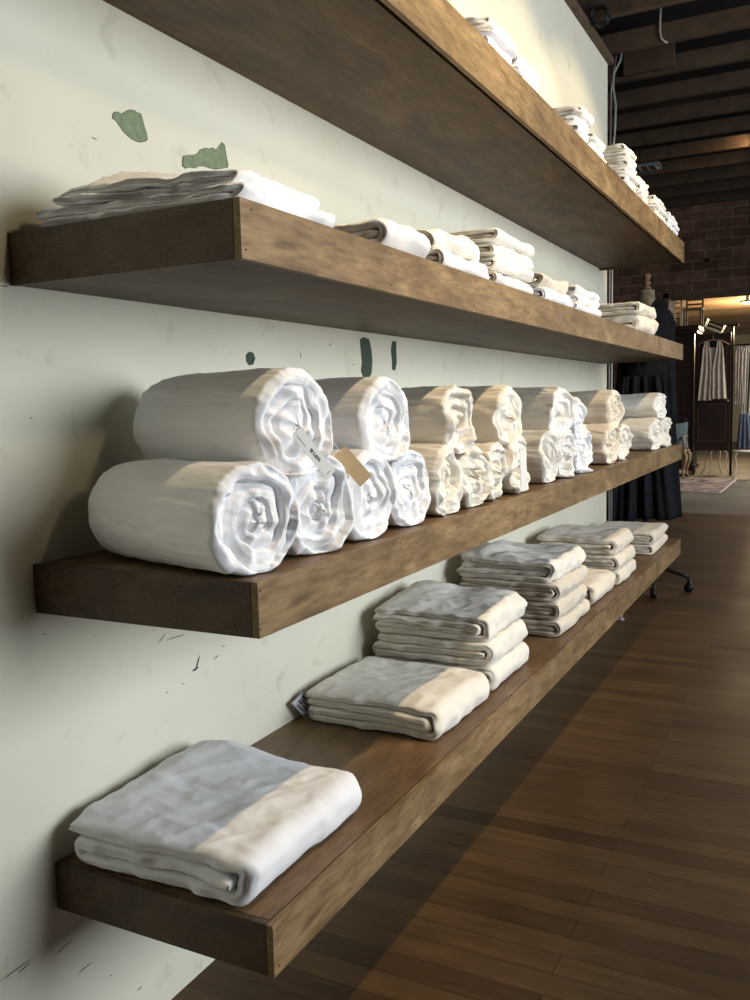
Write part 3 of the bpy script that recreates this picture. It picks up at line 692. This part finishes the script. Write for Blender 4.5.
for sd in (-1, 1):
    MB().prism([(sd*.02,1.62),(sd*.085,1.80),(sd*.135,1.97),(sd*.165,2.03),(sd*.14,2.06),(sd*.105,2.09),(sd*.062,2.05),(sd*.045,1.93)], 1, -.150, -.138).build('lapel', M_charcoal, coat)
    sl = MB().tube([(sd*.145,0,1.98),(sd*.162,-.01,1.8),(sd*.170,-.02,1.55),(sd*.185,-.03,1.3),(sd*.19,-.035,1.22)],[.035,.036,.034,.034,.036],16)
    sl.build('sleeve', M_charcoal, coat, True)
# front panels of the coat fall as separate lengths of cloth
for (x0,x1,zz,sx) in ((-.235,-.03,.535,1),(.03,.25,.56,2)):
    V=[];F=[];nu,nv=22,18
    for i in range(nu+1):
        for j in range(nv+1):
            u=i/nu; v=j/nv; z=zz+(1.55-zz)*v; wv=1-.45*v
            x=(x0+(x1-x0)*u)*wv; V.append((x,-.20*(1-.3*v)-.016*math.sin(u*9+sx)-.012*math.sin(u*17+v*3),z-.02*math.sin(u*3)*(1-v)))
    for i in range(nu):
        for j in range(nv): a=i*(nv+1)+j; F.append((a,a+nv+1,a+nv+2,a+1))
    me=mesh_np('panel',V,F); pn=link('front_panel', me, M_charcoal, coat, True); pn.modifiers.new('s','SOLIDIFY').thickness=.006
# ------------------------------------------------------------------ conduit and small things on the wall end and ceiling
tag(MB().tube([(.03,6.12,.0),(.028,6.12,1.5),(.03,6.12,2.6),(.022,6.12,2.9),(.045,6.12,3.15),(.05,6.12,3.3),(.032,6.12,3.42),(.036,6.12,3.5),(.075,6.13,3.58),(.085,6.14,3.66)], .007, 8).build('electrical_conduit', M_galv, None, True), 'thin grey conduit running up the free end of the plaster wall', 'conduit')
tag(MB().tube([(.008,6.146,.0),(.005,6.146,1.5),(.008,6.146,3.0),(.012,6.146,3.4),(.045,6.15,3.62)], .0055, 8).build('electrical_cable', M_cable, None, True), 'darker cable next to the grey conduit at the end of the plaster wall', 'cable')
cl = MB()
for k2 in range(4): cl.tube([(.09+.05*math.cos(t*PI/10),5.46+.02*k2,3.62+.05*math.sin(t*PI/10)) for t in range(21)], .005, 6)
tag(cl.build('cable_coil', M_iron, None, True), 'small coil of dark cable hanging where joists meet the wall top', 'cable coil')
tag(MB().tube([(.34,6.06,3.86),(.335,6.058,3.75),(.335,6.057,3.68),(.345,6.058,3.635),(.365,6.06,3.615),(.378,6.075,3.612)], .006, 8).build('hanging_wire', M_cable, None, True), 'short pale wire hooked over the lower edge of a joist', 'wire')
vt = empty('ceiling_vent', (-.22,8.7,3.52), label='small grey louvred light fitting hanging beneath the dark joists', cat='light fitting')
MB().box(-.24,.12,-.10,.10,0,.012,.002).box(-.24,.12,-.10,-.085,-.02,.012).box(-.24,.12,.085,.10,-.02,.012).build('frame', M_galv, vt)
for k2 in range(5): MB().box(-.20+.07*k2,-.192+.07*k2,-.085,.085,-.03,0).build('slat', M_galv, vt)
MB().tube([(-.06,0,.01),(-.06,0,.38)],.006,8).build('hanger_rod', M_iron, vt)
cd = MB().tube([(-.3,8.42,3.612),(5.0,8.42,3.612)],.010,8)
for k2 in range(12): cd.tube([(-.2+.3*k2,8.42,3.612),(-.18+.3*k2,8.42,3.66)],.004,6)
tag(cd.build('lighting_track', M_iron, None), 'thin lighting track running across the joists under the ceiling', 'lighting track')
sp = empty('spotlight', (.70,8.74,3.58), label='black spotlight glowing warm between the dark joists at the right edge', cat='spotlight')
MB().tube([(.03,-.03,.0),(-.01,.03,.01)],[.04,.045],18).tube([(.03,-.03,0),(.06,-.06,-.01)],[.04,.025],18).build('housing', M_iron, sp, True)
MB().tube([(-.011,.031,.0102),(-.014,.035,.011)],.038,18).build('lamp', M_bulb, sp)
MB().tube([(.04,.02,.03),(.04,.02,.40)],.008,8).build('stem', M_iron, sp)
tag(MB().tube([(.05,BRICK_Y-.10,2.98),(.08,BRICK_Y-.06,2.98),(.5,BRICK_Y-.01,2.98)],[.022,.014,.014],10).build('sprinkler_pipe', M_trim, None, True), 'short reddish pipe fixed along the brick wall above the opening', 'pipe')
# ------------------------------------------------------------------ back room
Y2 = 30.0
struct(MB().box(-6,6,BRICK_Y,Y2,-.1,.0).build('floor_back_room', M_conc))
struct(MB().box(-6,6,BRICK_Y+.35,Y2,3.3,3.4).build('ceiling_back_room', M_ceil2))
w2 = MB().box(-6,-1.2,Y2,Y2+.2,0,3.3).box(1.2,6,Y2,Y2+.2,0,3.3).box(-1.2,1.2,Y2,Y2+.2,0,.6).box(-1.2,1.2,Y2,Y2+.2,2.3,3.3)
struct(w2.build('wall_back_room_far', M_plain))
struct(MB().box(-6.1,-6,BRICK_Y,Y2+.2,0,3.4).build('wall_back_room_left', M_plain))
struct(MB().box(6,6.1,BRICK_Y,Y2+.2,0,3.4).build('wall_back_room_right', M_plain))
wf = MB().box(-1.2,-1.14,Y2+.02,Y2+.1,.6,2.3).box(1.14,1.2,Y2+.02,Y2+.1,.6,2.3).box(-.03,.03,Y2+.02,Y2+.1,.6,2.3).box(-1.2,1.2,Y2+.02,Y2+.1,.6,.68).box(-1.2,1.2,Y2+.02,Y2+.1,2.24,2.3).box(-1.2,1.2,Y2+.02,Y2+.1,1.45,1.5)
struct(wf.build('window_1', M_paint))
cl2 = empty('ceiling_light', (-.13,18.6,3.21), label='round warm glowing ceiling light in the back room', cat='ceiling light')
MB().lathe([(0,-.03),(.10,-.03),(.13,-.02),(.14,0),(0,0)],24).build('rim', M_galv, cl2); MB().tube([(0,0,0),(0,0,.09)],.03,12).build('stem', M_galv, cl2)
MB().lathe([(0,-.06),(.06,-.055),(.09,-.04),(.095,-.031),(0,-.031)],24).build('lamp', M_bulb, cl2, True)
# wardrobe with an open door
wd = empty('wardrobe', (-1.35,16.7,0), label='dark mahogany wardrobe with its door standing open in the back room', cat='wardrobe')
MB().box(-.45,.52,.0,.55,.20,2.52,.01).build('body', M_mahog, wd)
MB().box(-.50,.57,-.05,.60,2.52,2.575,.012).box(-.53,.60,-.08,.62,2.575,2.66,.015).build('crown', M_mahog, wd)
MB().box(-.48,.55,-.03,.57,.12,.20,.01).build('plinth', M_mahog, wd)
for (a,b) in ((-.42,.02),(.46,.02),(-.42,.5),(.46,.5)): MB().lathe([(.02,0),(.04,.02),(.045,.06),(.03,.12)],12,(a,b)).build('foot', M_mahog2, wd, True)
dr = MB().box(.54,1.13,-.06,-.02,.46,2.50,.004).build('door', M_mahog, wd)
fm = MB()
for (z0,z1) in ((.62,1.28),(1.38,2.38)):
    fm.box(.60,.613,-.07,-.058,z0,z1).box(1.05,1.063,-.07,-.058,z0,z1).box(.60,1.063,-.07,-.058,z0,z0+.012).box(.60,1.063,-.07,-.058,z1-.012,z1)
fm.box(1.122,1.134,-.068,-.058,.46,2.50)
fm.build('moulding', M_mahog2, dr)
MB().lathe([(0,0),(.016,0),(.02,.012),(.01,.02),(.0,.02)],12).build('knob', M_gilt, dr, True, loc=(1.09,-.06,1.33), rot=(PI/2,0,0))
# apron on a hanger, on the wardrobe door
ap = empty('hanging_apron', (-.51,16.61,0), label='grey linen smock on a wooden hanger in front of the open wardrobe door', cat='smock')
MB().tube([(-.27,0,2.29),(-.15,0,2.36),(0,0,2.385),(.15,0,2.36),(.27,0,2.29)],.009,8).tube([(0,0,2.385),(.0,0,2.44),(.015,0,2.465),(.0,0,2.48)],.004,6).build('hanger', M_gilt, ap, True)
def cloth_panel(outline_l, outline_r, zt, zb, nf, amp, y0, name, mat, parent, th=.006):
    nu, nv = 36, 26; V=[]; F=[]
    for i in range(nu+1):
        for j in range(nv+1):
            u=i/nu; v=j/nv; xl=np.interp(v,*zip(*outline_l)); xr=np.interp(v,*zip(*outline_r))
            V.append((xl+(xr-xl)*u, y0-amp*(.25+v)*math.sin(u*nf*2*PI+1.5*v), zt+(zb-zt)*v))
    for i in range(nu):
        for j in range(nv): a=i*(nv+1)+j; F.append((a,a+nv+1,a+nv+2,a+1))
    o = link(name, mesh_np(name,V,F), mat, parent, True); o.modifiers.new('s','SOLIDIFY').thickness = th; return o
cloth_panel([(0,-.13),(.12,-.17),(1,-.235)],[(0,-.07),(.12,-.05),(.45,-.005),(1,.0)],2.36,1.34,2.5,.022,-.02,'left_front',M_linen,ap)
cloth_panel([(0,.07),(.12,.05),(.45,-.005),(1,.01)],[(0,.13),(.12,.17),(1,.235)],2.36,1.36,2.5,.022,-.025,'right_front',M_linen,ap)
cloth_panel([(0,-.10),(.3,-.15),(1,-.21)],[(0,.10),(.3,.15),(1,.21)],2.25,1.38,4,.01,.012,'back',M_linen,ap)
# things on top of the wardrobe
sh = empty('window_shutter', (-1.27,16.66,2.665), label='cream painted louvre frame leaning on the wardrobe top', cat='shutter')
MB().box(-.02,.03,0,.04,0,.62).box(.09,.12,0,.04,0,.60).box(.20,.24,0,.04,0,.56).box(-.02,.24,-.005,.045,.56,.62).build('frame', M_paint, sh)
for k2 in range(6): MB().box(.03,.20,.01,.03,.03+k2*.09,.045+k2*.09).build('slat', M_trim, sh)
sc = empty('small_chair', (-.87,16.70,2.665), label='small dark wooden chair stored on top of the wardrobe', cat='chair')
for (a,b,h0) in ((-.15,0,.30),(.12,0,.30),(-.15,.28,.60),(.12,.28,.60)): MB().box(a,a+.03,b,b+.03,0,h0,.004).build('leg', M_trim, sc)
MB().box(-.17,.17,-.01,.32,.27,.30,.006).build('seat', M_trim, sc)
for k2 in range(3): MB().box(-.15,.15,.285,.305,.37+.08*k2,.40+.08*k2).build('back_rail', M_trim, sc)
MB().box(-.14,.14,.005,.02,.08,.11).build('stretcher', M_gilt, sc)
cr = empty('slatted_crate', (-.56,16.62,2.56), label='small white and black striped slatted crate tilted between wardrobe crown and open door top', cat='crate'); cr.rotation_euler = (0,.42,0)
MB().box(-.14,.18,0,.25,0,.04,.004).build('base', M_paint, cr)
for k2 in range(3): MB().box(-.14,.18,-.01,.0,.05+.035*k2,.068+.035*k2).build('slat', M_paint if k2%2 else M_iron, cr)
MB().box(-.14,-.12,-.01,.25,.04,.16).box(.16,.18,-.01,.25,.04,.16).build('side', M_iron, cr)
# garment rack with clothes
gr_ = empty('garment_rack', (-.22,16.9,0), label='black iron garment rack standing beside the open wardrobe door', cat='garment rack')
MB().box(-.02,.02,-.02,.02,0,2.62).build('post', M_iron, gr_); MB().box(.38,.42,-.02,.02,0,2.45).build('post', M_iron, gr_)
MB().box(-.09,.09,-.02,.02,2.62,2.65).build('top_plate', M_iron, gr_); MB().box(0,1.6,-.012,.012,2.28,2.305).build('rail', M_iron, gr_)
MB().box(1.58,1.62,-.02,.02,0,2.45).build('post', M_iron, gr_)
for i,(x,zt,zb,m,lbl,w) in enumerate([(.10,2.26,1.25,M_linen,'pale patterned blouse hanging first on the garment rack',.10),(.21,2.26,1.05,M_plain,'white shirt hanging second on the garment rack',.10),(.33,2.26,.9,M_charcoal,'dark dress hanging behind the white shirt on the garment rack',.2)]):
    o = cloth_panel([(0,-.03),(.1,-.08),(1,-w/2)],[(0,.03),(.1,.08),(1,w/2)],zt,zb,3,.03,0,'hanging_garment',m,None,.03); o.location=(-.20+x,16.88,0); tag(o,lbl,'garment')
jn = cloth_panel([(0,-.05),(1,-.07)],[(0,.05),(1,.10)],1.1,.485,2,.02,0,'folded_jeans',M_denim,None,.06); jn.location=(.0,16.62,0); tag(jn,'blue denim jeans draped above the cream metal chair','jeans')
# cream metal chairs with curved legs
def metal_chair(x, y, rz, lbl, back=True):
    c = empty('metal_chair', (x,y,0), rz, label=lbl, cat='chair', group='cream metal chairs in the back room')
    MB().lathe([(0,.44),(.17,.44),(.185,.455),(.18,.47),(0,.475)],24).build('seat', M_wirechair, c, True)
    for a,b in ((-1,-1),(1,-1),(-1,1),(1,1)):
        MB().tube([(a*.11,b*.11,.445),(a*.15,b*.15,.38),(a*.125,b*.125,.24),(a*.14,b*.14,.1),(a*.19,b*.19,.0)],.011,8).build('leg', M_wirechair, c, True)
    if back: MB().tube([(-.15,.13,.45),(-.17,.17,.7),(-.1,.19,.86),(0,.2,.9),(.1,.19,.86),(.17,.17,.7),(.15,.13,.45)],.010,8).build('back_frame', M_wirechair, c, True)
    return c
metal_chair(.02,16.55,.2,'cream metal chair with curved legs at the right edge of the view',False); metal_chair(-.50,17.15,.5,'cream metal chair half hidden beneath the open wardrobe door',False)
# armchair, pillow, chest
ac = empty('armchair', (-1.15,16.05,0), label='antique armchair with carved gilt legs at the edge of the rug', cat='armchair')
MB().box(-.30,.24,.0,.5,.43,.49,.02).build('seat', M_paint, ac); MB().box(-.28,.22,.02,.48,.16,.429,.01).build('seat_rail', M_mahog, ac)
for (a,b) in ((.25,-.0),(-.29,-.0),(.25,.48),(-.29,.48)):
    MB().tube([(a,b,.48),(a+.045,b-.02,.40),(a+.03,b-.01,.28),(a-.01,b,.14),(a+.0,b,.05),(a+.03,b-.02,.015)],[.03,.038,.028,.02,.018,.024],10).build('leg', M_gilt, ac, True)
MB().tube([(.25,0,.46),(.27,-.03,.60),(.235,.02,.72),(.24,.3,.74),(.24,.48,.72)],[.025,.022,.024,.02,.02],10).build('arm', M_gilt, ac, True)
MB().box(-.30,.24,.47,.53,.45,1.05,.03).build('backrest', M_mahog, ac)
pl = bmesh.new(); bmesh.ops.create_grid(pl, x_segments=24, y_segments=24, size=.5)
V=[];F=[]
n=24
for s_ in (1,-1):
    for i in range(n+1):
        for j in range(n+1):
            u=i/n*2-1; v=j/n*2-1; t_=(1-u**4)*(1-v**4); q=1-.10*(1-abs(u*v)); V.append((.24*u*q, s_*.085*t_**.6, .24*v*q+.24))
for s_ in (0,1):
    for i in range(n):
        for j in range(n): a=s_*(n+1)**2+i*(n+1)+j; F.append((a,a+n+1,a+n+2,a+1))
pl.free()
o = link('throw_pillow', mesh_np('throw_pillow',V,F), M_blue, None, True, (-1.08,16.26,.495), (-.12,0,.35)); tag(o, 'blue-grey square pillow standing on the armchair seat', 'pillow')
rg = MB().box(-1.35,.50,-1.25,1.25,0,.010,.003).build('area_rug', M_rug, None, loc=(-.52,14.95,.001)); tag(rg, 'faded black and cream patterned rug lying on the back room floor', 'rug')
# ------------------------------------------------------------------ light
def area(loc, rot, sx, sy, e, c, name):
    l = bpy.data.lights.new(name, 'AREA'); l.shape = 'RECTANGLE'; l.size = sx; l.size_y = sy; l.energy = e; l.color = c
    o = bpy.data.objects.new(name, l); o.location = loc; o.rotation_euler = rot; col.objects.link(o); return o
def spot(loc, tgt, e, c, ang, blend, name, soft=.03):
    l = bpy.data.lights.new(name, 'SPOT'); l.energy = e; l.color = c; l.spot_size = ang; l.spot_blend = blend; l.shadow_soft_size = soft
    o = bpy.data.objects.new(name, l); o.location = loc; col.objects.link(o)
    o.rotation_euler = (Vector(tgt)-Vector(loc)).to_track_quat('-Z','Y').to_euler(); return o
cool = (.88,.945,1.0); warm = (1.0,.77,.48)
area((5.15,2.95,2.1), (0,PI/2,0), 2.2, 2.9, 265, cool, 'window_daylight')
area((5.15,6.75,2.35), (0,PI/2,0), 1.6, 2.4, 40, cool, 'window_daylight_far')
for yy, e in ((1.95,130),(3.1,92),(4.2,78),(5.3,72)):
    spot((1.6,yy,3.5), (.0,yy-(.35 if yy < 2 else .1),2.05), e, warm, math.radians(78), .4, 'track_spot')
for yy, e in ((1.5,72),(2.9,55),(4.4,52)):
    spot((3.6,yy,3.3), (.0,yy,2.15), e, (1.0,.80,.52), math.radians(33), .7, 'track_spot_far', .12)
area((2.4,15.5,3.1), (0,.25,0), 3, 4, 330, (1,.9,.78), 'back_room_fill')  # added fill without a fitting, brightens the back room
area((0,Y2+.15,1.5), (-PI/2,0,PI), 2.2, 1.6, 500, (.85,.93,1), 'back_window_daylight')
pl_ = bpy.data.lights.new('ceiling_fill', 'POINT'); pl_.energy = 300; pl_.color = (1,.76,.45); pl_.shadow_soft_size = .08  # added point light, set away from the fitting to brighten the back room ceiling
po = bpy.data.objects.new('ceiling_fill', pl_); po.location = (.03,19.6,2.7); col.objects.link(po)
spot((.66,8.78,3.60), (.42,8.95,3.68), 5, (1,.66,.32), math.radians(100), .5, 'joist_spot', .03)
w = bpy.data.worlds.new('World'); bpy.context.scene.world = w; w.use_nodes = True
w.node_tree.nodes['Background'].inputs[0].default_value = (.75,.85,1,1); w.node_tree.nodes['Background'].inputs[1].default_value = .15
# ------------------------------------------------------------------ camera
yaw, pit, rol, Fpx = -.4751, -.1054, -.0246, 889.14
f = Vector((math.sin(yaw)*math.cos(pit), math.cos(yaw)*math.cos(pit), math.sin(pit)))
r = f.cross(Vector((0,0,1))).normalized(); u = r.cross(f)
r2 = math.cos(rol)*r+math.sin(rol)*u; u2 = -math.sin(rol)*r+math.cos(rol)*u
cd_ = bpy.data.cameras.new('Camera'); cam = bpy.data.objects.new('Camera', cd_); col.objects.link(cam)
cam.matrix_world = Matrix.Translation((1.3585,0,1.388)) @ Matrix((r2, u2, -f)).transposed().to_4x4()
cd_.sensor_fit = 'HORIZONTAL'; cd_.sensor_width = 36; cd_.lens = Fpx/750*36; cd_.clip_start = .05; cd_.clip_end = 100
sc_ = bpy.context.scene; sc_.camera = cam
vs = sc_.view_settings; vs.view_transform = 'Standard'; vs.look = 'None'; vs.gamma = 1; vs.use_curve_mapping = False; vs.exposure = 0.04
